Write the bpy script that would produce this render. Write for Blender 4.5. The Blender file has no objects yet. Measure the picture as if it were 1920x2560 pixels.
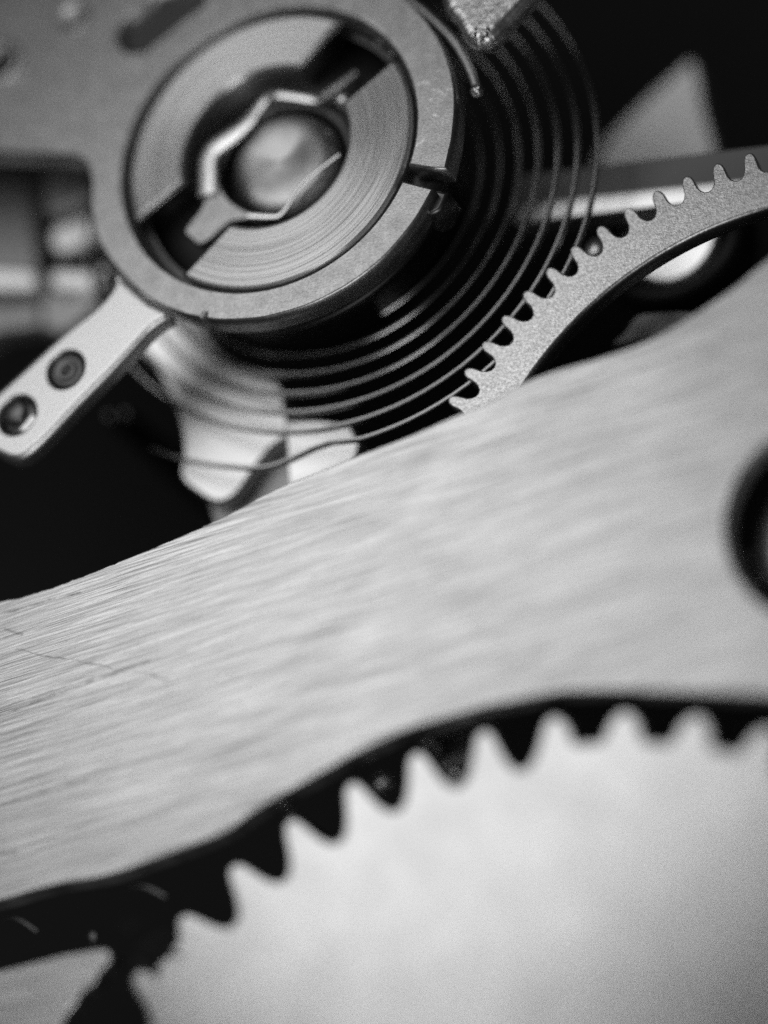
import bpy, bmesh, math, random
from mathutils import Vector, noise
from mathutils.geometry import tessellate_polygon
random.seed(7)
S = bpy.context.scene
COL = S.collection
PI = math.pi
R = math.radians

# ------------------------------------------------------------ camera
# Table plane of the movement is z = 0 (1 unit = 1 cm of an enlarged clock movement).
TILT, PHI, DIST = R(31), R(135), 7.0
N = Vector((math.sin(TILT) * math.cos(R(-45)), math.sin(TILT) * math.sin(R(-45)), math.cos(TILT)))
_p = (Vector((0, 0, 1)) - N * N.z).normalized()
_q = N.cross(_p)
CX = _p * math.cos(PHI) - _q * math.sin(PHI)
CY = _p * math.sin(PHI) + _q * math.cos(PHI)
CAM = N * DIST
cd = bpy.data.cameras.new('camera')
cam = bpy.data.objects.new('camera', cd)
COL.objects.link(cam)
from mathutils import Matrix
m = Matrix((CX, CY, N)).transposed().to_4x4()
m.translation = CAM
cam.matrix_world = m
cd.sensor_fit = 'VERTICAL'
cd.sensor_height = 24
cd.lens = 24 * DIST / 2.56
cd.clip_start = 0.1
cd.clip_end = 200
cd.dof.use_dof = True
cd.dof.focus_distance = 7.33
cd.dof.aperture_fstop = 0.105
S.camera = cam
S.cycles.use_denoising = False

# ------------------------------------------------------------ world, lamps, exposure
w = bpy.data.worlds.new('World')
S.world = w
w.use_nodes = True
w.node_tree.nodes['Background'].inputs[0].default_value = (1, 1, 1, 1)
w.node_tree.nodes['Background'].inputs[1].default_value = 0.018
S.view_settings.view_transform = 'Standard'
S.view_settings.look = 'None'
S.view_settings.exposure = 0.0
S.view_settings.gamma = 1.0


def lamp(name, az, off, dist, sx, sy, power, target=(0, 0, 0)):
    """softbox: az = compass angle in the plane, off = degrees off the plate's normal"""
    d = bpy.data.lights.new(name, 'AREA')
    d.shape = 'RECTANGLE'
    d.size = sx
    d.size_y = sy
    d.energy = power
    o = bpy.data.objects.new(name, d)
    COL.objects.link(o)
    t = Vector(target)
    v = Vector((math.sin(R(off)) * math.cos(R(az)), math.sin(R(off)) * math.sin(R(az)), math.cos(R(off))))
    o.location = t + v * dist
    o.rotation_euler = v.to_track_quat('Z', 'Y').to_euler()
    return o


lamp('softbox_key', 135, 31, 4.7, 3.4, 3.4, 56, (0.06, -0.36, 0))
lamp('softbox_low', -68, 56, 5.0, 2.0, 1.0, 58)

# ------------------------------------------------------------ helpers


def at(px, py, z):
    """point of the plane at height z seen at photo pixel (px, py)"""
    d = CX * ((px - 960) / 1000) - CY * ((py - 1280) / 1000) - N * DIST
    t = (z - CAM.z) / d.z
    p = CAM + d * t
    return (p.x, p.y)


def tr(pts, z, o=(0, 0), k=2.592):
    return [at(x / k + o[0], y / k + o[1], z) for x, y in pts]


def smooth(pts, n=4, closed=True):
    out = []
    L = len(pts)
    rng = range(L) if closed else range(L - 1)
    for i in rng:
        g = (lambda j: pts[j % L]) if closed else (lambda j: pts[max(0, min(L - 1, j))])
        a, b, c, d = g(i - 1), g(i), g(i + 1), g(i + 2)
        for k in range(n):
            t = k / n
            out.append(tuple(0.5 * (2 * b[j] + (c[j] - a[j]) * t + (2 * a[j] - 5 * b[j] + 4 * c[j] - d[j]) * t * t
                                    + (3 * b[j] - a[j] - 3 * c[j] + d[j]) * t ** 3) for j in range(len(b))))
    if not closed:
        out.append(tuple(pts[-1]))
    return out


def area(p):
    return sum(p[i - 1][0] * p[i][1] - p[i][0] * p[i - 1][1] for i in range(len(p))) / 2


def ccw(p):
    return list(p) if area(p) > 0 else list(reversed(p))


def clean(p, eps=1e-4):
    o = []
    for q in p:
        if not o or (q[0] - o[-1][0]) ** 2 + (q[1] - o[-1][1]) ** 2 > eps * eps:
            o.append((q[0], q[1]))
    if (o[0][0] - o[-1][0]) ** 2 + (o[0][1] - o[-1][1]) ** 2 < eps * eps:
        o.pop()
    return o


def inset(p, d):
    """move every vertex of a CCW loop inward by d (d may be a list)"""
    L = len(p)
    o = []
    for i in range(L):
        a, b, c = p[i - 1], p[i], p[(i + 1) % L]
        e1 = Vector((b[0] - a[0], b[1] - a[1])).normalized()
        e2 = Vector((c[0] - b[0], c[1] - b[1])).normalized()
        n1 = Vector((-e1.y, e1.x))
        n2 = Vector((-e2.y, e2.x))
        n = n1 + n2
        if n.length < 1e-6:
            n = n1
        n.normalize()
        s = 1 / max(0.45, n.dot(n1))
        o.append((b[0] + n.x * d * s, b[1] + n.y * d * s))
    return o


PROF = {1: [(0, 1), (1, 0)],
        2: [(0, 1), (0.293, 0.293), (1, 0)],
        4: [(0, 1), (0.076, 0.617), (0.293, 0.293), (0.617, 0.076), (1, 0)]}


def slab(outer, z, th, bev=0.004, holes=(), seg=2, hbev=None, bm=None, zf=None):
    """solid plate: outline + holes, top at z, thickness th, rounded top edges"""
    bm = bm or bmesh.new()
    loops = [(ccw(clean(outer)), 1)] + [(ccw(clean(h)), -1) for h in holes]
    tops, bots = [], []
    for li, (lp, sg) in enumerate(loops):
        bv = bev if li == 0 or hbev is None else hbev
        rings = [[bm.verts.new((x, y, z - th)) for x, y in lp]]
        bots.append((lp, rings[0]))
        for u, v in PROF[seg]:
            q = inset(lp, sg * bv * u) if u else lp
            rings.append([bm.verts.new((x, y, (zf(x, y) if zf else z) - bv * v)) for x, y in q])
            last = q
        L = len(lp)
        for r0, r1 in zip(rings, rings[1:]):
            for i in range(L):
                j = (i + 1) % L
                f = (r0[i], r0[j], r1[j], r1[i]) if sg > 0 else (r0[j], r0[i], r1[i], r1[j])
                bm.faces.new(f).smooth = True
        tops.append((last, rings[-1]))
    for grp, up in ((tops, True), (bots, False)):
        vs = [v for _, ring in grp for v in ring]
        tris = tessellate_polygon([[Vector((x, y, 0)) for x, y in lp] for lp, _ in grp])
        for t in tris:
            a, b, c = (vs[i] for i in t)
            n = (b.co - a.co).cross(c.co - a.co).z
            if abs(n) < 1e-12:
                continue
            if (n > 0) != up:
                b, c = c, b
            try:
                bm.faces.new((a, b, c)).smooth = False
            except ValueError:
                pass
    return bm


def tilted(c, z0, deg, az):
    d = (math.cos(R(az)), math.sin(R(az)))
    k = math.tan(R(deg))
    return lambda x, y: z0 - k * ((x - c[0]) * d[0] + (y - c[1]) * d[1])


def tube(path, rad, seg=8, flat=1.0, bm=None, caps=True, sq=1.0):
    """tube through 3-D points; rad number or list; flat scales its height"""
    bm = bm or bmesh.new()
    P = [Vector(p) for p in path]
    rings = []
    for i, p in enumerate(P):
        t = (P[min(i + 1, len(P) - 1)] - P[max(i - 1, 0)]).normalized()
        side = t.cross(Vector((0, 0, 1)))
        if side.length < 1e-4:
            side = Vector((1, 0, 0))
        side.normalize()
        up = side.cross(t).normalized()
        r = rad[i] if isinstance(rad, (list, tuple)) else rad
        rings.append([bm.verts.new(p + side * (r * math.cos(a)) + up * (r * flat * math.copysign(abs(math.sin(a)) ** sq, math.sin(a))))
                      for a in (2 * PI * k / seg for k in range(seg))])
    for a, b in zip(rings, rings[1:]):
        for k in range(seg):
            l = (k + 1) % seg
            bm.faces.new((a[k], a[l], b[l], b[k])).smooth = True
    if caps:
        bm.faces.new(list(reversed(rings[0])))
        bm.faces.new(rings[-1])
    bmesh.ops.recalc_face_normals(bm, faces=bm.faces)
    return bm


def lathe(prof, c, n=96, bm=None, close_top=True, close_bot=False):
    """profile [(r, z)] from outside bottom to the axis, turned round c"""
    bm = bm or bmesh.new()
    rings = []
    for r, z in prof:
        if r < 1e-6:
            rings.append([bm.verts.new((c[0], c[1], z))])
        else:
            rings.append([bm.verts.new((c[0] + r * math.cos(2 * PI * k / n), c[1] + r * math.sin(2 * PI * k / n), z)) for k in range(n)])
    for a, b in zip(rings, rings[1:]):
        for k in range(n):
            l = (k + 1) % n
            if len(b) == 1:
                f = (a[k], a[l], b[0])
            elif len(a) == 1:
                f = (a[0], b[l], b[k])
            else:
                f = (a[k], a[l], b[l], b[k])
            bm.faces.new(f).smooth = True
    if close_bot and len(rings[0]) > 1:
        bm.faces.new(list(reversed(rings[0])))
    return bm


def sharp(bm, ang=32):
    for e in bm.edges:
        if len(e.link_faces) == 2 and e.calc_face_angle(0) > R(ang):
            e.smooth = False


def obj(name, bm, mat, parent=None, base=None):
    me = bpy.data.meshes.new(name)
    sharp(bm)
    bm.to_mesh(me)
    bm.free()
    me.materials.append(mat)
    o = bpy.data.objects.new(name, me)
    COL.objects.link(o)
    if parent:
        o.parent = parent
        q = parent
        off = Vector()
        while q:
            off += q.location
            q = q.parent
        o.location = -off
    return o


def thing(name, label, cat, loc=(0, 0, 0), group=None):
    o = bpy.data.objects.new(name, None)
    COL.objects.link(o)
    o.empty_display_size = 0.05
    o.location = loc
    return tag(o, label, cat, group)


def tag(o, label, cat, group=None, kind=None):
    if label:
        o['label'] = label
    if cat:
        o['category'] = cat
    if group:
        o['group'] = group
    if kind:
        o['kind'] = kind
    return o


def rebase(o):
    """put a one-mesh thing's origin at its base"""
    co = [v.co for v in o.data.vertices]
    c = Vector((sum(v.x for v in co) / len(co), sum(v.y for v in co) / len(co), min(v.z for v in co)))
    o.data.transform(Matrix.Translation(-c))
    o.location = c
    return o


def arc(c, r, a0, a1, n):
    return [(c[0] + r * math.cos(R(a0 + (a1 - a0) * i / n)), c[1] + r * math.sin(R(a0 + (a1 - a0) * i / n))) for i in range(n + 1)]


def circle(c, r, n=64):
    return arc(c, r, 0, 360, n)[:-1]


# ------------------------------------------------------------ materials
def metal(name, base, rough, grain=0.0, gscale=180, bump=0.0, bscale=220, blotch=0.0, blscale=6, metallic=1.0,
          aniso=0.0, turned=None, turn_amt=0.0, turn_scale=60, brush=None, rough_var=0.0, spec=0.5, coat=0.0,
          pits=0.0, pit_scale=60):
    """grey metal; every variation here is finish, grain or wear of the metal itself"""
    mt = bpy.data.materials.new(name)
    mt.use_nodes = True
    nt = mt.node_tree
    nd, ln = nt.nodes, nt.links
    bs = nd['Principled BSDF']
    bs.inputs['Metallic'].default_value = metallic
    bs.inputs['Roughness'].default_value = rough
    bs.inputs['Specular IOR Level'].default_value = spec
    bs.inputs['Coat Weight'].default_value = coat
    geo = nd.new('ShaderNodeNewGeometry')
    pos = geo.outputs['Position']

    def math_(op, a, b=None, c=None, clamp=False):
        n = nd.new('ShaderNodeMath')
        n.operation = op
        n.use_clamp = clamp
        for i, v in enumerate((a, b, c)):
            if v is None:
                continue
            if isinstance(v, (int, float)):
                n.inputs[i].default_value = v
            else:
                ln.new(v, n.inputs[i])
        return n.outputs[0]

    def nz(scale, detail=3, vec=None, rgh=0.6):
        n = nd.new('ShaderNodeTexNoise')
        n.inputs['Scale'].default_value = scale
        n.inputs['Detail'].default_value = detail
        n.inputs['Roughness'].default_value = rgh
        ln.new(vec or pos, n.inputs['Vector'])
        return n.outputs['Fac']

    def mapped(rot, sc):
        mp = nd.new('ShaderNodeMapping')
        mp.vector_type = 'TEXTURE'
        mp.inputs['Rotation'].default_value = (0, 0, rot)
        mp.inputs['Scale'].default_value = sc
        ln.new(pos, mp.inputs['Vector'])
        return mp.outputs[0]

    val = None

    def mul(v):
        nonlocal val
        val = v if val is None else math_('MULTIPLY', val, v)

    if grain:
        g = math_('MULTIPLY_ADD', nz(gscale, 2), 2 * grain, 1 - grain)
        mul(g)
    if blotch:
        mul(math_('MULTIPLY_ADD', nz(blscale, 4), 2 * blotch, 1 - blotch))
    hgt = None
    if bump:
        hgt = math_('MULTIPLY', nz(bscale, 2), bump)
    if pits:
        v = nd.new('ShaderNodeTexVoronoi')
        v.inputs['Scale'].default_value = pit_scale
        ln.new(pos, v.inputs['Vector'])
        k = math_('LESS_THAN', v.outputs['Distance'], 0.10)
        sel = math_('GREATER_THAN', nz(9, 1), 0.56)
        mul(math_('SUBTRACT', 1, math_('MULTIPLY', math_('MULTIPLY', k, sel), pits)))
    if turned:
        sub = nd.new('ShaderNodeVectorMath')
        sub.operation = 'SUBTRACT'
        ln.new(pos, sub.inputs[0])
        sub.inputs[1].default_value = (turned[0], turned[1], 0)
        flat = nd.new('ShaderNodeVectorMath')
        flat.operation = 'MULTIPLY'
        flat.inputs[1].default_value = (1, 1, 0)
        ln.new(sub.outputs[0], flat.inputs[0])
        le = nd.new('ShaderNodeVectorMath')
        le.operation = 'LENGTH'
        ln.new(flat.outputs[0], le.inputs[0])
        r_ = le.outputs['Value']
        cmb = nd.new('ShaderNodeCombineXYZ')
        ln.new(r_, cmb.inputs[0])
        dirn = nd.new('ShaderNodeVectorMath')
        dirn.operation = 'NORMALIZE'
        ln.new(flat.outputs[0], dirn.inputs[0])
        # rings that drift slowly round the turn: radius + a little of the direction
        cm2 = nd.new('ShaderNodeVectorMath')
        cm2.operation = 'MULTIPLY_ADD'
        ln.new(dirn.outputs[0], cm2.inputs[0])
        cm2.inputs[1].default_value = (0.004, 0.004, 0)
        ln.new(cmb.outputs[0], cm2.inputs[2])
        lines = nz(turn_scale, 3, cm2.outputs[0], 0.7)
        mul(math_('MULTIPLY_ADD', lines, 2 * turn_amt, 1 - turn_amt))
        hh = math_('MULTIPLY', lines, turn_amt * 0.02)
        hgt = hh if hgt is None else math_('ADD', hgt, hh)
        if aniso:
            crs = nd.new('ShaderNodeVectorMath')
            crs.operation = 'CROSS_PRODUCT'
            crs.inputs[0].default_value = (0, 0, 1)
            ln.new(dirn.outputs[0], crs.inputs[1])
            ln.new(dirn.outputs[0], bs.inputs['Tangent'])
            bs.inputs['Anisotropic'].default_value = aniso
    if brush:
        rot, amt = brush
        wob = nz(1.3, 1)
        v1 = mapped(rot, (1.2, 0.030, 1))
        v2 = mapped(rot + 0.03, (0.6, 0.010, 1))
        v3 = mapped(rot - 0.035, (0.32, 0.0050, 1))
        v4 = mapped(rot + 0.01, (0.20, 0.0028, 1))
        a1, a2, a3, a4 = nz(1, 3, v1), nz(1, 4, v2), nz(1, 3, v3), nz(1, 2, v4)
        mix = math_('ADD', math_('ADD', math_('MULTIPLY', a1, 0.09), math_('MULTIPLY', a2, 0.19)),
                    math_('ADD', math_('MULTIPLY', a3, 0.40), math_('MULTIPLY', a4, 0.42)))
        mul(math_('MULTIPLY_ADD', math_('SUBTRACT', mix, 0.55), 2 * amt, 1.0))
        hh = math_('MULTIPLY', mix, 0.0012)
        hgt = hh if hgt is None else math_('ADD', hgt, hh)
    if val is not None:
        m_ = math_('MULTIPLY', val, base, clamp=True)
        nt_val = m_
        cmb = nd.new('ShaderNodeCombineColor')
        for i in range(3):
            ln.new(m_, cmb.inputs[i])
        ln.new(cmb.outputs[0], bs.inputs['Base Color'])
    else:
        bs.inputs['Base Color'].default_value = (base, base, base, 1)
    if rough_var:
        ln.new(math_('MULTIPLY_ADD', nz(5, 3), 2 * rough_var, rough - rough_var), bs.inputs['Roughness'])
    if hgt is not None:
        b = nd.new('ShaderNodeBump')
        b.inputs['Strength'].default_value = 1.0
        b.inputs['Distance'].default_value = 1.0
        ln.new(hgt, b.inputs['Height'])
        ln.new(b.outputs[0], bs.inputs['Normal'])
    return mt


def scratch_mask(mt, segs, dark, z=None, brk_scale=45):
    """fine scored lines cut into a brushed face: distance to segments, broken up by noise"""
    nt = mt.node_tree
    nd, ln = nt.nodes, nt.links
    bs = nd['Principled BSDF']
    src = bs.inputs['Base Color'].links[0].from_socket
    geo = nd.new('ShaderNodeNewGeometry')
    flat = nd.new('ShaderNodeVectorMath')
    flat.operation = 'MULTIPLY'
    flat.inputs[1].default_value = (1, 1, 0)
    wn = nd.new('ShaderNodeTexNoise')
    wn.inputs['Scale'].default_value = 14
    wn.inputs['Detail'].default_value = 3
    ln.new(geo.outputs['Position'], wn.inputs['Vector'])
    wad = nd.new('ShaderNodeVectorMath')
    wad.operation = 'MULTIPLY_ADD'
    ln.new(wn.outputs['Color'], wad.inputs[0])
    wad.inputs[1].default_value = (0.02, 0.02, 0)
    ln.new(geo.outputs['Position'], wad.inputs[2])
    ln.new(wad.outputs[0], flat.inputs[0])
    P = flat.outputs[0]
    n2 = nd.new('ShaderNodeTexNoise')
    n2.inputs['Scale'].default_value = brk_scale
    n2.inputs['Detail'].default_value = 3
    ln.new(geo.outputs['Position'], n2.inputs['Vector'])
    tot = None

    def vm(op, a, b=None):
        n = nd.new('ShaderNodeVectorMath')
        n.operation = op
        for i, v in enumerate((a, b)):
            if v is None:
                continue
            if isinstance(v, tuple):
                n.inputs[i].default_value = v
            else:
                ln.new(v, n.inputs[i])
        return n

    def mm(op, a, b=None, clamp=False):
        n = nd.new('ShaderNodeMath')
        n.operation = op
        n.use_clamp = clamp
        for i, v in enumerate((a, b)):
            if v is None:
                continue
            if isinstance(v, (int, float)):
                n.inputs[i].default_value = v
            else:
                ln.new(v, n.inputs[i])
        return n.outputs[0]

    for (a, b, wd, st) in segs:
        d = (b[0] - a[0], b[1] - a[1])
        L2 = d[0] ** 2 + d[1] ** 2
        off = (0.01, 0.01)
        pa = vm('SUBTRACT', P, (a[0] + off[0], a[1] + off[1], 0)).outputs[0]
        t = mm('MULTIPLY', vm('DOT_PRODUCT', pa, (d[0], d[1], 0)).outputs['Value'], 1 / L2, clamp=True)
        sc = nd.new('ShaderNodeVectorMath')
        sc.operation = 'SCALE'
        sc.inputs[0].default_value = (d[0], d[1], 0)
        ln.new(t, sc.inputs['Scale'])
        dist = vm('LENGTH', vm('SUBTRACT', pa, sc.outputs[0]).outputs[0]).outputs['Value']
        k = mm('MULTIPLY', mm('SUBTRACT', 1, mm('DIVIDE', dist, wd), clamp=True), st)
        tot = k if tot is None else mm('MAXIMUM', tot, k)
    brk = mm('MULTIPLY', mm('SUBTRACT', n2.outputs['Fac'], 0.32), 3.5, clamp=True)
    tot = mm('MULTIPLY', tot, brk)
    mx = nd.new('ShaderNodeMix')
    mx.data_type = 'RGBA'
    ln.new(tot, mx.inputs['Factor'])
    ln.new(src, mx.inputs['A'])
    mx.inputs['B'].default_value = (dark, dark, dark, 1)
    ln.new(mx.outputs['Result'], bs.inputs['Base Color'])


C0 = (-0.4253, 1.0935)          # axis of the balance
TURN = (C0[0], C0[1])
M = {}
M['cock'] = metal('frosted_cock_steel', 0.5, 0.40, grain=0.5, gscale=130, bump=0.0005, bscale=230, blotch=0.4, blscale=24, rough_var=0.06, pits=0.3, pit_scale=50)
M['arm'] = metal('satin_arm_steel', 0.9, 0.40, grain=0.07, gscale=240, bump=0.0006, bscale=240)
M['disc'] = metal('turned_disc_steel', 0.62, 0.34, grain=0.08, gscale=260, turned=TURN, turn_amt=0.22, turn_scale=85, aniso=0.88)
M['spring'] = metal('polished_spring_steel', 0.95, 0.3)
M['black'] = metal('dark_recess_steel', 0.07, 0.6)  # even near-black colour for the seat and the cup ring
M['jewel'] = metal('polished_jewel', 0.5, 0.30, metallic=1.0, blotch=0.75, blscale=7, turned=TURN, turn_amt=0.02, turn_scale=20, aniso=0.96)  # colour blotches stand in for broken reflections on the dome
M['coil'] = metal('hairspring_steel', 0.62, 0.34, turned=(-0.371, 1.1244), turn_amt=0.02, turn_scale=30, aniso=0.93)
M['wheel'] = metal('sandblasted_wheel_steel', 0.76, 0.42, grain=0.8, gscale=125, bump=0.0006, bscale=210, blotch=0.08, blscale=7)
M['gear'] = metal('satin_gear_steel', 0.55, 0.22, grain=0.34, gscale=120, blotch=0.24, blscale=8, rough_var=0.03, bump=0.0004, bscale=200)
M['bridge'] = metal('brushed_bridge_steel', 0.74, 0.44, grain=0.10, gscale=220, brush=(R(14.5), 2.1), blotch=0.06, blscale=4)
M['floor'] = metal('shade_black_floor', 0.04, 0.7, metallic=0.0, spec=0.1)  # near-black colour carries the shade of the deep voids
M['plate'] = metal('nickel_lower_plate', 0.98, 0.42, blotch=0.08, blscale=3)
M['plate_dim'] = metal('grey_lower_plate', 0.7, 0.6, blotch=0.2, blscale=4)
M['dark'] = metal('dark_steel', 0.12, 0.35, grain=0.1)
M['screw'] = metal('grey_screw_steel', 0.17, 0.4, grain=0.25, gscale=90, blotch=0.2, blscale=30)
M['rough'] = metal('fractured_cast_steel', 0.85, 0.34, grain=0.2, gscale=90, bump=0.0015, bscale=40, blotch=0.75, blscale=30, brush=(R(48), 2.5))
M['lint'] = metal('lint', 0.02, 0.8, metallic=0.0)
M['bar'] = metal('satin_crossbar_steel', 0.95, 0.36)
M['pale'] = metal('matt_nickel_bar', 0.9, 0.5, blotch=0.08, blscale=5)
M['bright'] = metal('polished_bright_steel', 0.85, 0.3)

A, B, Cc, D, E_, F, G = (0, 0), (640, 0), (1280, 0), (0, 640), (640, 640), (1280, 360), (0, 1280)
H, I_, J, K, L_ = (640, 1280), (1280, 1080), (0, 1920), (640, 1920), (1280, 1720)

# ------------------------------------------------------------ the setting: deep floor of the movement
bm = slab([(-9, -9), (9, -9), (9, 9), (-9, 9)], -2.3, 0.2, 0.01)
floor = tag(obj('movement_floor', bm, M['floor']), 'floor of the movement far below the parts, coloured black for deep shade', None, kind='structure')
floor.location = (0, 0, 0)

# ------------------------------------------------------------ balance cock: plate + split ring
Z = 0.0
RI = 0.432
th_up, th_lo = -14.8, -20.9
ring_out = [(-14.6, .543), (-9, .540), (-4.3, .541), (5.7, .543), (13.8, .545), (23, .546), (32.1, .547), (41.9, .548), (50, .550), (58, .553)]
P = lambda a, r: (C0[0] + r * math.cos(R(a)), C0[1] + r * math.sin(R(a)))
up = smooth([P(a, r) for a, r in ring_out], 4, closed=False)
far = [at(930, -60, Z), at(900, -420, Z), at(-520, -420, Z), at(-520, 366, Z)]
left = smooth([at(x, y, Z) for x, y in [(-200, 374), (0, 380), (100, 384), (170, 389), (197, 394), (215, 408), (225, 432), (229, 463)]], 4, False)
ring_low = [(-174.6, .527), (-167, .531), (-159.6, .5335), (-152, .530), (-144.1, .524), (-139.5, .521), (-133.8, .519),
            (-124.8, .521), (-112.9, .517), (-107.2, .516)]
low = smooth([P(a, r) for a, r in ring_low], 4, False)
notch = [P(-106.3, .516), P(-105.9, .497), P(-105.0, .497), P(-104.6, .516)]
low2 = smooth([P(a, r) for a, r in [(-103.8, .516), (-98.4, .516), (-87.9, .516), (-80.6, .516), (-70.8, .519), (-60.2, .522), (-52, .525),
                                    (-44.9, .527), (-38, .527), (-33.6, .528), (-29, .529)]], 5, False)
step = [P(-24.0, .529), P(-21.0, .531)]
inner = arc(C0, RI, th_lo, th_up - 360, 150)
outline = up + far + left + low[1:] + notch + low2 + step + inner
slot = tr([(1290, -60), (1290, 20), (1180, 100), (1040, 215), (930, 300), (850, 310), (790, 262), (795, 170), (850, 110), (960, 40), (1010, -60)], Z)
eye = circle(at(0, 160, Z), 0.032, 40)
cock = thing('balance_cock', 'grey frosted plate in the upper left ending in a split ring round the pivot setting', 'watch plate', (C0[0], C0[1], -0.075))
obj('cock_body', slab(outline, Z, 0.075, 0.006, holes=[slot, eye], seg=1, hbev=0.022), M['cock'], cock)
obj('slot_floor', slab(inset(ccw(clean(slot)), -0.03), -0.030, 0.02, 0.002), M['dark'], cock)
cc = at(185, 45, 0)
bm = lathe([(0.050, -0.01), (0.050, 0.006), (0.044, 0.010), (0.036, 0.004), (0.030, 0.002), (0, 0.002)], cc, 48)
obj('rivet', bm, M['cock'], cock)
bm = lathe([(0.075, -0.002), (0.072, 0.010), (0.060, 0.014), (0.045, 0.010), (0.036, -0.006), (0.036, -0.03)], at(0, 160, 0), 64)
obj('bushing', bm, M['cock'], cock)
lug = [P(-28.0, .500), P(-27.2, .538), P(-25.0, .556), P(-19.5, .557), P(-19.5, .500)]
obj('slot_lug', slab(lug, -0.035, 0.10, 0.010), M['screw'], cock)
# stepped collar under the ring
pr = [(0.40, -0.35), (0.455, -0.35), (0.455, -0.20), (0.47, -0.195), (0.47, -0.165), (0.455, -0.16), (0.455, -0.14), (0.488, -0.135),
      (0.488, -0.115), (0.475, -0.11), (0.475, -0.098), (0.505, -0.094), (0.505, -0.078), (0.40, -0.077)]
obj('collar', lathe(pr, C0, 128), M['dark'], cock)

cs_ = []
for pts_ in ([(1045, 212), (1062, 206), (1072, 208)], [(1083, 225), (1098, 229), (1112, 236)], [(1118, 222), (1126, 221)], [(1074, 248), (1078, 252)], [(1086, 288), (1094, 290)],
             [(1040, 365), (1058, 352)], [(990, 690), (1004, 660)], [(905, 40), (960, 80)], [(300, 170), (330, 160), (352, 168)], [(240, 280), (262, 292)]):
    q_ = [at(x, y, 0) for x, y in pts_]
    cs_ += [(a, b, 0.006, 0.85) for a, b in zip(q_, q_[1:])]
scratch_mask(M['cock'], cs_, 1.0, brk_scale=120)

# ------------------------------------------------------------ pivot setting: two turned half discs, lyre spring, jewel
st = thing('shock_setting', 'round pivot setting with two circular brushed half discs inside the split ring', 'bearing', (C0[0], C0[1], -0.2))
zt = -0.012
RD = 0.416


def ang_r(p):
    x, y = p[0] - C0[0], p[1] - C0[1]
    return math.degrees(math.atan2(y, x)), math.hypot(x, y)


def half(line_sw, line_ne, r_in, side):
    """half disc bounded by the outer circle, two slot walls and the inner circle"""
    sw_in, sw_dir = line_sw
    ne_in, ne_dir = line_ne

    def hit(p, d, r):
        px, py = p
        b = px * d[0] + py * d[1]
        c = px * px + py * py - r * r
        t = -b + math.sqrt(max(0, b * b - c))
        return (px + d[0] * t, py + d[1] * t)
    o1, i1 = hit(sw_in, sw_dir, RD), hit(sw_in, sw_dir, r_in)
    o2, i2 = hit(ne_in, ne_dir, RD), hit(ne_in, ne_dir, r_in)
    an = lambda p: math.degrees(math.atan2(p[1], p[0]))
    a_o1, a_o2, a_i1, a_i2 = an(o1), an(o2), an(i1), an(i2)
    if side > 0:    # NW half: clockwise from SW (angle ~ -155) to NE (~64)
        if a_o1 > 0:
            a_o1 -= 360
        a_o1 += 360
        if a_i1 < 0:
            a_i1 += 360
        outer_ = arc((0, 0), RD, a_o1, a_o2, 64)
        inn = arc((0, 0), r_in, a_i2, a_i1, 40)
    else:
        if a_o1 > 0:
            a_o1 -= 360
        outer_ = arc((0, 0), RD, a_o1, a_o2, 64)
        inn = arc((0, 0), r_in, a_i2, a_i1 if a_i1 < 0 else a_i1 - 360, 40)
    return [(C0[0] + x, C0[1] + y) for x, y in outer_ + inn]


def unit(a, b):
    v = Vector((b[0] - a[0], b[1] - a[1])).normalized()
    return (v.x, v.y)


nw = half(((-0.26, -0.077), unit((-0.26, -0.077), (-0.38, -0.175))), ((0.073, 0.255), unit((0.073, 0.255), (0.177, 0.365))), 0.256, 1)
se = half(((-0.093, -0.21), unit((-0.093, -0.21), (-0.203, -0.33))), ((0.236, 0.144), unit((0.236, 0.144), (0.345, 0.233))), 0.232, -1)


def disc_slab(outl):
    return slab(outl, zt, 0.12, 0.014, seg=4)


obj('half_disc', disc_slab(nw), M['disc'], st)['label'] = 'upper left half of the turned disc'
obj('half_disc', disc_slab(se), M['disc'], st)['label'] = 'lower right half of the turned disc'
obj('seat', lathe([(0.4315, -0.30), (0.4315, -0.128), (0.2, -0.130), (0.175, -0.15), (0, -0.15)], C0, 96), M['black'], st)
# jewel: polished dome in its ring
jc = (C0[0] + 0.012, C0[1] - 0.002)
pj = [(0.158, -0.155), (0.158, -0.130)]
for rr_, zz_ in [(0.168, -0.116), (0.165, -0.104), (0.158, -0.093), (0.147, -0.085), (0.134, -0.080), (0.118, -0.0775), (0.100, -0.077),
                 (0.080, -0.0785), (0.060, -0.081), (0.040, -0.0835), (0.020, -0.0855), (0, -0.086)]:
    pj.append((rr_ * 0.93, zz_))
jewel = tag(rebase(obj('jewel', lathe(pj, jc, 96), M['jewel'])), 'glossy domed jewel at the centre of the round pivot setting', 'jewel')
pr = [(0.215, -0.15), (0.215, -0.122), (0.205, -0.115), (0.190, -0.115), (0.178, -0.124), (0.172, -0.15)]
obj('jewel_ring', lathe(pr, C0, 96), M['dark'], st)
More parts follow.
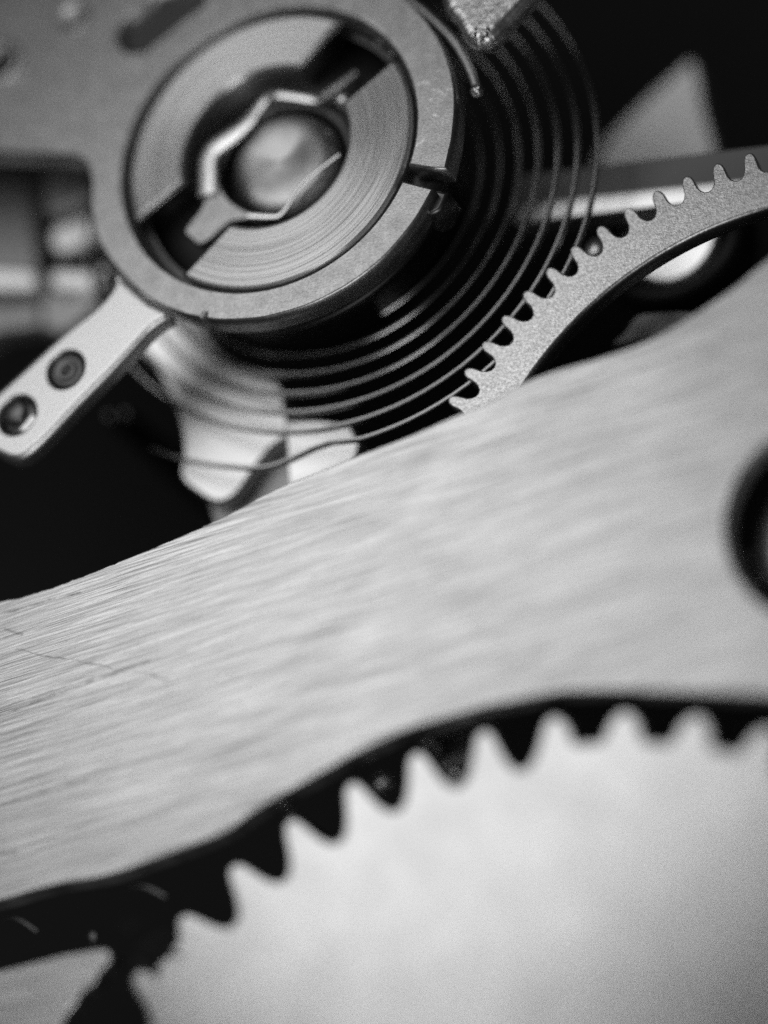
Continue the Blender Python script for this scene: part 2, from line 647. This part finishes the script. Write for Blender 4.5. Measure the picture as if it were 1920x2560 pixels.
# lyre spring
O5 = (420, 120)
zs = -0.055
ls = thing('lyre_spring', 'bright bent wire spring clipped over the domed jewel', 'spring', (C0[0] - 0.1, C0[1] - 0.15, -0.12))
pth = [(262, 960), (262, 890), (262, 800), (266, 725), (300, 655), (370, 600), (450, 545), (530, 475), (585, 400), (640, 330), (700, 297), (800, 300), (920, 312), (965, 300), (1030, 245), (1110, 175), (1180, 110)]
rad = [54, 54, 53, 52, 50, 48, 43, 35, 27, 24, 21, 20, 20, 20, 20, 20, 19]
p3 = [(x, y, zs - 0.006 * max(0, i - 9)) for i, (x, y) in enumerate(tr(pth, zs, O5))]
p4 = smooth([(a, b, c, r) for (a, b, c), r in zip(p3, rad)], 5, False)
obj('wire', tube([q[:3] for q in p4], [q[3] / 2592 * 1.38 for q in p4], 16, 0.40, sq=0.45), M['spring'], ls)
pth = [(520, 1085), (600, 1090), (670, 1092), (720, 1085), (765, 1040), (805, 975), (850, 910), (910, 845), (980, 790), (1050, 735), (1110, 690)]
rad = [26, 25, 22, 20, 19, 18, 16, 15, 14, 13, 11]
p3 = tr(pth, zs, O5)
p4 = smooth([(a, b, zs, r) for (a, b), r in zip(p3, rad)], 5, False)
obj('wire', tube([q[:3] for q in p4], [q[3] / 2592 * 1.1 for q in p4], 14, 0.5), M['spring'], ls)
tg = [(226, 920), (232, 990), (200, 1060), (150, 1120), (108, 1190), (150, 1235), (205, 1272), (300, 1215), (395, 1130), (440, 1120), (520, 1108), (600, 1112),
      (600, 1066), (520, 1056), (450, 1020), (390, 975), (345, 910), (318, 860), (250, 850)]
obj('tongue', slab(smooth(tr(tg, zs - 0.004, O5), 3), zs - 0.004, 0.022, 0.006, seg=2), M['cock'], ls)
# posts whose tips glint at the end of the slot
for (x, y, rx, zz, lab) in ((1125, 318, 0.024, -0.075, 'small polished post beside the jewel at the end of the wire spring'),):
    c = at(x / 2.592 + O5[0], y / 2.592 + O5[1], zz)
    bm = lathe([(rx, -0.15), (rx, zz - 0.02), (rx * 0.8, zz - 0.006), (rx * 0.4, zz), (0, zz + 0.001)], c, 32)
    tag(rebase(obj('post', bm, M['bright'])), lab, 'pin')
for (x, y, rx, zz, lab) in ((800, 290, 0.020, -0.09, 'larger glinting stud in the upper end of the dark slot'), (880, 350, 0.008, -0.06, 'tiny glinting stud where the slot meets the split ring')):
    c = at(x / 2.592 + 640, y / 2.592, zz)
    bm = tube([(c[0] - rx * 0.9, c[1] + rx * 0.2, zz), (c[0], c[1], zz + 0.005), (c[0] + rx * 0.9, c[1] - rx * 0.2, zz)], [rx * 0.5, rx * 0.75, rx * 0.5], 12, 0.8)
    tag(rebase(obj('stud', bm, M['bright'])), lab, 'stud')

# ------------------------------------------------------------ stud arm, lower left of the ring
za = -0.003
top_join = [P(a, r + 0.004) for a, r in [(-144.1, .524), (-139.5, .521), (-133.8, .519), (-124.8, .521), (-118.5, .519)]]
lower = tr([(1085, 400), (1040, 420), (960, 480), (850, 600), (700, 760), (600, 860), (500, 960), (350, 1120), (240, 1230), (150, 1297), (80, 1315), (0, 1290), (-90, 1230), (-150, 1130), (-160, 1040), (-110, 950)], za, D)
upper = tr([(0, 862), (200, 682), (400, 500), (600, 340), (700, 232), (742, 150)], za, D)
arm_out = top_join + smooth(lower + upper, 4, False)
h1 = at(424 / 2.592, 735 / 2.592 + 640, za)
h2 = at(108 / 2.592, 1030 / 2.592 + 640, za)
arm = thing('stud_carrier', 'bright satin arm with two pins reaching from the split ring to the lower left', 'arm', (h1[0], h1[1], -0.08))
obj('arm_body', slab(arm_out, za, 0.055, 0.018, holes=[circle(h1, 0.056, 48), circle(h2, 0.058, 48)], seg=4, hbev=0.007), M['arm'], arm)


def pin(c, r, zz, mat=M['screw']):
    return lathe([(r, -0.07), (r, zz - 0.006), (r - 0.006, zz), (r * 0.62, zz + 0.001), (r * 0.58, zz - 0.001), (r * 0.25, zz - 0.001), (r * 0.18, zz + 0.004), (0, zz + 0.006)], c, 48)


obj('pin', pin(h1, 0.050, za - 0.008), M['screw'], arm)['label'] = 'dark round pin with a small centre mark'
bm = bmesh.new()
lathe([(0.054, -0.07), (0.054, -0.034), (0.045, -0.026), (0, -0.026)], h2, 48, bm)
obj('screw', bm, M['screw'], arm)['label'] = 'sunk slotted screw near the end of the arm'
c = (h2[0] - 0.012, h2[1] + 0.012)
obj('screw_boss', lathe([(0.034, -0.028), (0.034, -0.008), (0.028, -0.003), (0, -0.003)], c, 40), M['screw'], arm)
d = Vector((0.6, 0.8, 0)).normalized()
cs = Vector((h2[0] + 0.022, h2[1] - 0.016, -0.022))
q = [cs + d * 0.03, cs - d * 0.034, cs - d * 0.02 + Vector((0.020, -0.012, 0)), cs + d * 0.022 + Vector((0.020, -0.012, 0))]
obj('screw_facet', slab([(v.x, v.y) for v in q], -0.016, 0.012, 0.003), M['bright'], arm)

# ------------------------------------------------------------ hairspring
zc = -0.315
HC = (-0.371, 1.1244)


def ribbon(pts, hw, z, hh, bm=None):
    """flat strip standing on edge along pts"""
    bm = bm or bmesh.new()
    prev = None
    V = [Vector((p[0], p[1], 0)) for p in pts]
    for i, p in enumerate(V):
        t = (V[min(i + 1, len(V) - 1)] - V[max(i - 1, 0)]).normalized()
        s = Vector((t.y, -t.x, 0)) * hw
        zz = z if not callable(z) else z(i / (len(V) - 1))
        q = [bm.verts.new(p + s * a + Vector((0, 0, zz + b * hh))) for a, b in
             ((-1, -0.5), (1, -0.5), (1, 0.5 - 0.5 * hw / hh), (0.5, 0.5), (-0.5, 0.5), (-1, 0.5 - 0.5 * hw / hh))]
        if prev:
            for k in range(6):
                l = (k + 1) % 6
                bm.faces.new((prev[k], prev[l], q[l], q[k])).smooth = True
        else:
            bm.faces.new(q)
        prev = q
    bm.faces.new(list(reversed(prev)))
    bmesh.ops.recalc_face_normals(bm, faces=bm.faces)
    return bm


def spiral_r(th):    # th in radians, 0 at east; one turn takes 0.0563 off
    return 0.7793 - 0.0563 * th / (2 * PI)


O3 = (300, 860)
ko = [(190, 618), (300, 662), (400, 690), (550, 716), (700, 731), (790, 736), (870, 731), (940, 714), (1000, 690), (1080, 652), (1150, 618), (1250, 583)]
pts = smooth(tr(ko, zc, O3, 2.37), 6, False)
_k = at(905, 1091, zc)
t0 = math.atan2(_k[1] - HC[1], _k[0] - HC[0])
n = 1150
for i in range(n + 1):
    th = t0 + 10.6 * 2 * PI * i / n
    r = spiral_r(th)
    pts.append((HC[0] + r * math.cos(th), HC[1] + r * math.sin(th)))
spring = thing('hairspring', 'thin spiral hairspring coiled under the split ring, its outer end kinked outward', 'spring', (HC[0], HC[1], -0.36))
obj('coil', ribbon(pts, 0.0048, zc, 0.022), M['coil'], spring)
# ------------------------------------------------------------ toothed wheel on the right
WC, WR = (1.0520, -0.0327), 1.1115


def gear_outline(c, prof, pitch, start, count, root=None):
    out = []
    for i in range(count):
        a0 = start + pitch * i
        seq = prof((root(a0 - pitch / 2), root(a0 + pitch / 2))) if root else prof(None)
        for da, r in seq:
            out.append((c[0] + r * math.cos(R(a0 + da)), c[1] + r * math.sin(R(a0 + da))))
    return out


def wheel_prof(_):
    k = WR / 1.1067 
    h = [(-2.25, 1.0475), (-1.75, 1.050), (-1.35, 1.058), (-1.05, 1.070), (-0.95, 1.084), (-0.88, 1.098), (-0.66, 1.110), (-0.32, 1.1165)]
    s = h + [(0, 1.1185)] + [(-a, r) for a, r in reversed(h[1:])]
    return s


wz = -0.29
wo = gear_outline(WC, wheel_prof, 4.5, 119.35 - 4.5 * 26, 80)
wi = circle(WC, 0.940, 200)
wh = thing('toothed_wheel', 'sandblasted grey toothed ring wheel between hairspring and brushed bridge', 'gear wheel', (WC[0], WC[1], wz - 0.06))
obj('toothed_rim', slab(wo, wz, 0.055, 0.0045, holes=[wi], seg=2, hbev=0.010), M['wheel'], wh)
for a in (20, 110 + 90, 320):
    d = Vector((math.cos(R(a)), math.sin(R(a)), 0))
    s = Vector((-d.y, d.x, 0)) * 0.05
    c = Vector((WC[0], WC[1], 0))
    q = [c + d * 0.09 - s, c + d * 0.938 - s, c + d * 0.938 + s, c + d * 0.09 + s]
    obj('spoke', slab([(v.x, v.y) for v in q], wz - 0.004, 0.045, 0.004), M['wheel'], wh)
obj('hub', lathe([(0.12, wz - 0.06), (0.12, wz + 0.0), (0.11, wz + 0.006), (0, wz + 0.006)], WC, 48), M['wheel'], wh)

# ------------------------------------------------------------ brushed bridge
bz = -0.08
top = [(-400, 1640), (-100, 1532), (0, 1502), (60, 1490), (180, 1450), (330, 1390), (430, 1349), (560, 1290), (690, 1222), (790, 1182), (900, 1135), (1010, 1094),
       (1140, 1038), (1210, 1010), (1300, 960), (1400, 921), (1510, 890), (1620, 850), (1710, 800), (1820, 728), (1920, 647), (2120, 480), (2400, 250)]
bot = [(2400, 1755), (1990, 1742)] + [(x / 2.592 + 1280, y / 2.592 + 1720) for x, y in [(1659, 42), (1300, 30), (900, 20), (600, 14), (300, 25), (0, 85)]] \
    + [(x / 2.592 + 640, y / 2.592 + 1280) for x, y in [(1500, 1255), (1300, 1308), (1000, 1400), (700, 1530), (500, 1640)]] \
    + [(x / 2.592, y / 2.592 + 1920) for x, y in [(1659, 265), (1500, 385), (1300, 480), (1000, 590), (700, 695), (400, 752), (200, 800), (0, 860), (-350, 930)]] + [(-400, 2310)]
tw = smooth([at(x, y, bz) for x, y in top], 16, False)
# ragged machined burr along the upper edge, strongest at the left
tw2 = []
for i, (x, y) in enumerate(tw):
    k = max(0.0, 1 - i / (len(tw) * 0.9))
    a = 0.0022 * (0.25 + k)
    nx = noise.noise(Vector((i * 0.9, 3.1, 0))) * a + noise.noise(Vector((i * 0.23, 7.7, 0))) * a * 0.5
    tw2.append((x - nx * 0.5, y + nx))
bw = smooth([at(x, y, bz) for x, y in bot], 6, False)
bhole = circle((1.1294, -0.0689), 0.265, 96)
scr = []


def sg(pts, o, wd, st, k=2.592):
    w_ = tr(pts, bz, o, k)
    for a, b in zip(w_, w_[1:]):
        scr.append((a, b, wd, st))


sg([(-60, 1335), (120, 1275), (420, 1160), (760, 1030), (960, 965)], G, 0.0075, 0.6)
sg([(-60, 1290), (250, 1190), (620, 1065)], G, 0.005, 0.5)
sg([(110, 880), (250, 925), (460, 962), (640, 990), (820, 1035), (980, 1055), (1130, 1095)], G, 0.004, 0.65)
sg([(-40, 740), (95, 778), (150, 790)], G, 0.005, 0.6)
sg([(20, 660), (180, 610), (360, 560), (520, 520)], G, 0.007, 0.75)
sg([(-60, 255), (190, 185), (420, 110), (700, 60)], J, 0.007, 0.5)
sg([(-60, 560), (110, 545)], J, 0.006, 0.7)
scratch_mask(M['bridge'], scr, 0.12)
br = thing('brushed_bridge', 'broad brushed steel bridge sweeping across the middle with a round screw hole', 'watch bridge', (0, 0, bz - 0.12))
obj('bridge_body', slab(tw2 + bw, bz, 0.07, 0.004, holes=[bhole], seg=2, hbev=0.012), M['bridge'], br)
sc_ = thing('bridge_screw', 'dark domed screw sunk in the hole at the right of the brushed bridge', 'screw', (1.1294, -0.0689, -0.4))
obj('screw_head', lathe([(0.228, -0.4), (0.228, -0.215), (0.215, -0.200), (0.16, -0.192), (0, -0.190)], (1.1294, -0.0689), 96), M['cock'], sc_)

# ------------------------------------------------------------ big gear, lower right
GC = (0.5841, -1.9603)
gz = -0.05


def gear_side(rr):
    if rr > 1.42:
        return [(-3.6, rr - 0.006), (-2.6, rr), (-1.9, rr - 0.002), (-1.2, 1.455), (-0.8, 1.467), (-0.4, 1.475)]
    if rr > 1.39:
        return [(-3.6, 1.398), (-2.9, 1.397), (-2.2, 1.399), (-2.05, 1.415), (-1.75, 1.436), (-1.3, 1.456), (-0.8, 1.469), (-0.4, 1.475)]
    return [(-3.6, rr), (-3.0, rr + 0.004), (-2.5, rr + 0.018), (-1.95, 1.395), (-1.62, 1.418), (-1.32, 1.440), (-1.05, 1.457), (-0.7, 1.469), (-0.35, 1.474)]


def gear_prof(rr):
    lo, hi = gear_side(rr[0]), gear_side(rr[1])
    return [(a, r * 0.968) for a, r in lo + [(0, 1.476)] + [(-a, r) for a, r in reversed(hi[1:])]]


def groot(a):    # depth of the gap at angle a: worn and silted up in places
    a = a % 360
    if 70 < a < 95:
        return 1.400
    if 139 < a < 146:
        return 1.436
    return 1.352


go = smooth(gear_outline(GC, gear_prof, 7.2, 95.1, 50, groot), 2)
gear = thing('large_gear', 'large pale satin gear filling the lower right with rounded triangular teeth', 'gear', (GC[0], GC[1], gz - 0.12))
obj('gear_disc', slab(go, gz, 0.10, 0.010, seg=4), M['gear'], gear)

# ------------------------------------------------------------ brushed plate in the bottom left corner
pz = -0.06
pl = tr([(-400, 1430), (0, 1312), (150, 1275), (300, 1240), (430, 1208), (560, 1186), (640, 1174), (695, 1180), (716, 1205), (705, 1255), (650, 1305), (615, 1375), (570, 1420), (525, 1450), (480, 1530), (430, 1590), (395, 1659), (300, 1800), (150, 2000), (-400, 2000)], pz, J)
M['corner'] = metal('brushed_corner_steel', 0.66, 0.36, grain=0.05, brush=(R(9), 2.0))
corner = tag(rebase(obj('corner_plate', slab(smooth(pl, 4), pz, 0.07, 0.004, seg=1), M['corner'])), 'brushed steel plate with a blunt tip in the bottom left corner', 'plate')

# ------------------------------------------------------------ rough block and curved arm at the top
zb = 0.02
O2 = (980, 0)
bo = smooth(tr([(380, -500), (490, -60), (520, 40), (575, 130), (640, 195), (690, 305), (760, 395), (815, 438), (862, 456), (925, 446), (980, 418), (1060, 365), (1200, 200), (1375, 20), (1800, -460)], zb, O2, 4.1475), 6, False)
bo2 = []
for i, (x, y) in enumerate(bo):
    bo2.append((x + 0.004 * noise.noise(Vector((i * 0.8, 0, 5))), y + 0.004 * noise.noise(Vector((i * 0.8, 9, 5)))))
block = tag(rebase(obj('rough_block', slab(bo2, zb, 0.06, 0.032, seg=4), M['rough'])), 'rough cast corner block with a bright broken edge at the top', 'block')
ca = thing('regulator_arm', 'slim curved arm hugging the outside of the split ring beside the rough block', 'arm', (0.1, 1.4, -0.1))
zr = -0.05
pc = tr([(-260, -330), (-60, -140), (110, -40), (200, 25), (300, 95), (430, 205), (540, 310), (640, 420), (715, 530), (780, 650), (830, 760), (868, 870), (885, 940)], zr, O2, 4.1475)
p4 = smooth([(a, b, zr) for a, b in pc], 4, False)
obj('arm_strip', tube(p4, 0.0135, 12, 0.7), M['cock'], ca)
bm = bmesh.new()
bmesh.ops.create_icosphere(bm, subdivisions=3, radius=0.018)
for v in bm.verts:
    v.co *= 1 + 0.25 * noise.noise(v.co * 90)
    v.co += Vector(p4[-1])
obj('crimped_tip', bm, M['bright'], ca)
pc = tr([(520, 470), (590, 580), (640, 690), (680, 790), (705, 900), (725, 1010)], -0.1, O2, 4.1475)
obj('inner_blade', ribbon(smooth(pc, 4, False), 0.006, -0.11, 0.03), M['cock'], ca)

# ------------------------------------------------------------ lower plates and deep parts
lz = -0.37
lp = smooth([at(x, y, lz) for x, y in [(351, 800), (330, 860), (365, 895), (401, 929), (430, 990), (450, 1045), (458, 1122), (448, 1185), (485, 1222), (530, 1243), (575, 1222), (620, 1160), (665, 1105), (705, 1070),
                                       (700, 1000), (690, 950), (640, 920), (590, 905), (545, 870), (500, 800), (420, 720)]], 5)
tag(rebase(obj('lower_plate', slab(lp, lz, 0.1, 0.006, zf=tilted(at(500, 1050, lz), lz, 9.5, -39)), M['plate'])), 'bright blurred lower plate seen beneath the hairspring end, left of the bridge', 'plate')
z2 = -0.42
p = [at(x, y, z2) for x, y in [(722, 1062), (800, 1056), (875, 1062), (898, 1110), (885, 1160), (800, 1260), (722, 1300)]]
tag(rebase(obj('lower_block', slab(p, z2, 0.1, 0.006, zf=tilted(p[3], z2, 7, -55)), M['plate'])), 'small bright blurred block under the kink of the hairspring', 'block')
p = [at(x, y, -0.47) for x, y in [(540, 1040), (760, 1040), (760, 1330), (540, 1330), (520, 1250)]]
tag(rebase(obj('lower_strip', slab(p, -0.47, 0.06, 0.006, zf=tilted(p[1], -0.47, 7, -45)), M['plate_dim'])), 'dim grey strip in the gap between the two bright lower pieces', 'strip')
# sheet cut to the lit patch of the bottom plate; bar on the right
z3 = -1.0
p = smooth([at(x, y, z3) for x, y in [(1742, 165), (1762, 270), (1785, 420), (1650, 440), (1490, 450), (1500, 370), (1600, 270), (1690, 195)]], 4)
tag(rebase(obj('lit_patch', slab(p, z3, 0.1, 0.01, zf=tilted(at(1700, 330, z3), z3, 8, -90)), M['pale'])), 'pale three cornered sheet shaped as a lit patch of the bottom plate, deep behind the toothed wheel', 'plate')
z4 = -0.45
a0, a1 = at(1290, 500, z4), at(2150, 400, z4)
dv = unit(a0, a1)
nv = (-dv[1], dv[0])
bm = bmesh.new()
sec = [(-0.066, -0.09), (-0.066, -0.016), (-0.062, -0.011), (-0.020, 0.0), (-0.012, -0.002), (0.085, -0.018), (0.092, -0.026), (0.092, -0.09)]
rows = []
for e in (a0, a1):
    rows.append([bm.verts.new((e[0] + nv[0] * s, e[1] + nv[1] * s, z4 + h)) for s, h in sec])
for k in range(len(sec)):
    l = (k + 1) % len(sec)
    bm.faces.new((rows[0][k], rows[1][k], rows[1][l], rows[0][l])).smooth = True
bm.faces.new(rows[0])
bm.faces.new(list(reversed(rows[1])))
bmesh.ops.recalc_face_normals(bm, faces=bm.faces)
tag(rebase(obj('steel_crossbar', bm, M['bar'])), 'blurred steel bar with a bright lower edge passing behind the wheel teeth', 'bar')
# round jewel cup seen through the wheel
z5 = -0.60
c = (0.522, 1.036)
cup = thing('jewel_cup', 'bright round cup in a dark ring showing below the toothed wheel rim', 'bearing', (c[0], c[1], z5 - 0.15))
r5 = 0.152
obj('cup_face', slab(circle(c, r5, 64), z5 - 0.02, 0.1, 0.02, seg=4, zf=tilted(c, z5 - 0.02, 12, -114)), M['bright'], cup)
obj('dark_ring', lathe([(r5 + 0.070, z5 - 0.15), (r5 + 0.070, z5 - 0.03), (r5 + 0.058, z5 - 0.01), (r5 + 0.03, z5 - 0.006), (r5 + 0.004, z5 - 0.03), (r5 + 0.004, z5 - 0.12)], c, 64), M['black'], cup)
c = at(1487, 616, -0.4)
tag(rebase(obj('stud', lathe([(0.032, -0.6), (0.032, -0.412), (0.024, -0.402), (0, -0.40)], c, 32), M['bright'])), 'small pale stud showing in a gap between two teeth of the ring wheel', 'stud')
p = smooth([at(x, y, -0.55) for x, y in [(1590, 790), (1640, 780), (1740, 780), (1700, 820), (1600, 850), (1530, 860), (1560, 830)]], 4)
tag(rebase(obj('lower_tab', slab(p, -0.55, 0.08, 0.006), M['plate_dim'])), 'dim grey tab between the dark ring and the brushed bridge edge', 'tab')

# left window under the cock plate
z6 = -0.32
q4 = lambda pts, z: tr(pts, z, (0, 380), 4.425)
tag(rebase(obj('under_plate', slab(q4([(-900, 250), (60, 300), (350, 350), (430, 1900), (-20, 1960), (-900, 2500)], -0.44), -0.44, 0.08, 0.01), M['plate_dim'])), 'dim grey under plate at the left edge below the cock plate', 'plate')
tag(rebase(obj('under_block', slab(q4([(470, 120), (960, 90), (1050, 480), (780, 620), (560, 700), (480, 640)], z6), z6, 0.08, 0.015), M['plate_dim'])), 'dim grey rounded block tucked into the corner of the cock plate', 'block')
tag(rebase(obj('slanted_bar', slab(smooth(q4([(470, 900), (520, 770), (640, 700), (1000, 560), (1250, 500), (1250, 700), (1040, 850), (640, 1050), (510, 1030)], z6), 3), z6, 0.06, 0.02, seg=4, zf=tilted(at(100, 650, -0.36), -0.36, 13, -42)), M['pale'])), 'short pale slanted bar left of the split ring', 'bar')
tag(rebase(obj('level_bar', slab(q4([(-900, 1290), (370, 1255), (370, 1500), (-900, 1560)], -0.34), -0.34, 0.06, 0.02, seg=4, zf=tilted(at(100, 650, -0.36), -0.36, 13, -42)), M['pale'])), 'pale level bar at the left edge above the stud arm', 'bar')
tag(rebase(obj('bar_end', slab(smooth(q4([(470, 1270), (560, 1220), (980, 1210), (1010, 1300), (960, 1440), (560, 1480), (480, 1420)], -0.34), 3), -0.34, 0.06, 0.02, seg=4, zf=tilted(at(100, 650, -0.36), -0.36, 13, -42)), M['pale'])), 'pale bar end beyond the dark gap, beside the small pin', 'bar')
c = at(252, 672, -0.3)
tag(rebase(obj('small_pin', lathe([(0.026, -0.6), (0.026, -0.31), (0.020, -0.302), (0, -0.30)], c, 32), M['cock'])), 'small upright pin in the corner between split ring and arm', 'pin')
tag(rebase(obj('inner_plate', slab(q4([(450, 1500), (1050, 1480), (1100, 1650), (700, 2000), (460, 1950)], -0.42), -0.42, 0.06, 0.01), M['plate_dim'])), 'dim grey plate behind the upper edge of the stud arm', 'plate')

# faint pins, and slivers added to stand in for glints, in the dark gaps
for (x, y, r, zz, nm, mt_, lab) in ((268, 1035, 0.020, -0.5, 'pin', 'dark', 'faint dark pin left of a twin, in the black hollow below the arm'), (308, 1030, 0.020, -0.5, 'pin', 'dark', 'faint dark pin right of a twin, in the black hollow below the arm'),
                                    (949, 1955, 0.030, -0.22, 'screw', 'bright', 'faint round screw head between two gear teeth below the bridge'), (1058, 1846, 0.022, -0.20, 'screw', 'bright', 'faint screw head under the lower edge of the bridge'),
                                    (721, 2036, 0.020, -0.20, 'screw', 'bright', 'faint screw head above a gear tooth left of the other two'), (1135, 1935, 0.020, -0.22, 'screw', 'bright', 'faint screw head showing in a gap of the large gear, rightmost of its kind')):
    c = at(x, y, zz)
    tag(rebase(obj(nm, lathe([(r, -2.3), (r, zz - 0.014), (r * 0.8, zz - 0.006), (r * 0.4, zz - 0.001), (0, zz)], c, 32), M[mt_])), lab, nm)
for pts_, w_, zz, lab in (([(820, 775), (900, 765), (980, 790), (1075, 838)], 0.009, -0.16, 'curved sliver added as a glint in the black gap above the tip of the corner plate'),
                          ([(0, 985), (70, 970), (140, 995), (240, 1062)], 0.007, -0.16, 'thin curved sliver added as a glint at the left edge in the black gap'),
                          ([(590, 1060), (600, 1100), (606, 1150)], 0.012, -0.2, 'short dim upright sliver added as a glint just behind the tip of the corner plate')):
    q_ = smooth([(a, b, zz) for a, b in tr(pts_, zz, J)], 5, False)
    tag(rebase(obj('glint_sliver', tube(q_, [w_ * (0.3 + 0.7 * math.sin(PI * k / (len(q_) - 1))) for k in range(len(q_))], 10, 0.5), M['screw'])), lab, 'sliver')

# lint caught on the gear teeth
lint = thing('lint', 'tuft of dark lint caught on the gear teeth near the bottom left', 'lint', (at(420, 2370, 0)[0], at(420, 2370, 0)[1], gz))
for i, (a, b, w_) in enumerate([((1000, 1212), (1180, 1222), 5), ((880, 1245), (1010, 1335), 13), ((955, 1205), (1065, 1065), 3), ((900, 1150), (990, 1200), 2.5), ((1010, 1140), (1100, 1100), 2.5),
                                ((1030, 1190), (1120, 1150), 2.5), ((940, 1120), (1010, 1220), 2.5), ((860, 1180), (960, 1100), 2.5), ((1080, 1060), (1130, 1110), 2), ((800, 1080), (900, 970), 2.5), ((780, 1040), (850, 1000), 2)]):
    p0, p1 = tr([a, b], gz + 0.006, J)
    q_ = []
    for k in range(7):
        t = k / 6
        bow = math.sin(t * PI) * 0.006 * (1 if i % 2 else -1)
        q_.append((p0[0] + (p1[0] - p0[0]) * t + bow, p0[1] + (p1[1] - p0[1]) * t - bow, gz + 0.004 + 0.010 * math.sin(t * PI)))
    obj('fibre', tube(q_, w_ / 2592 * 1.7, 6), M['lint'], lint)
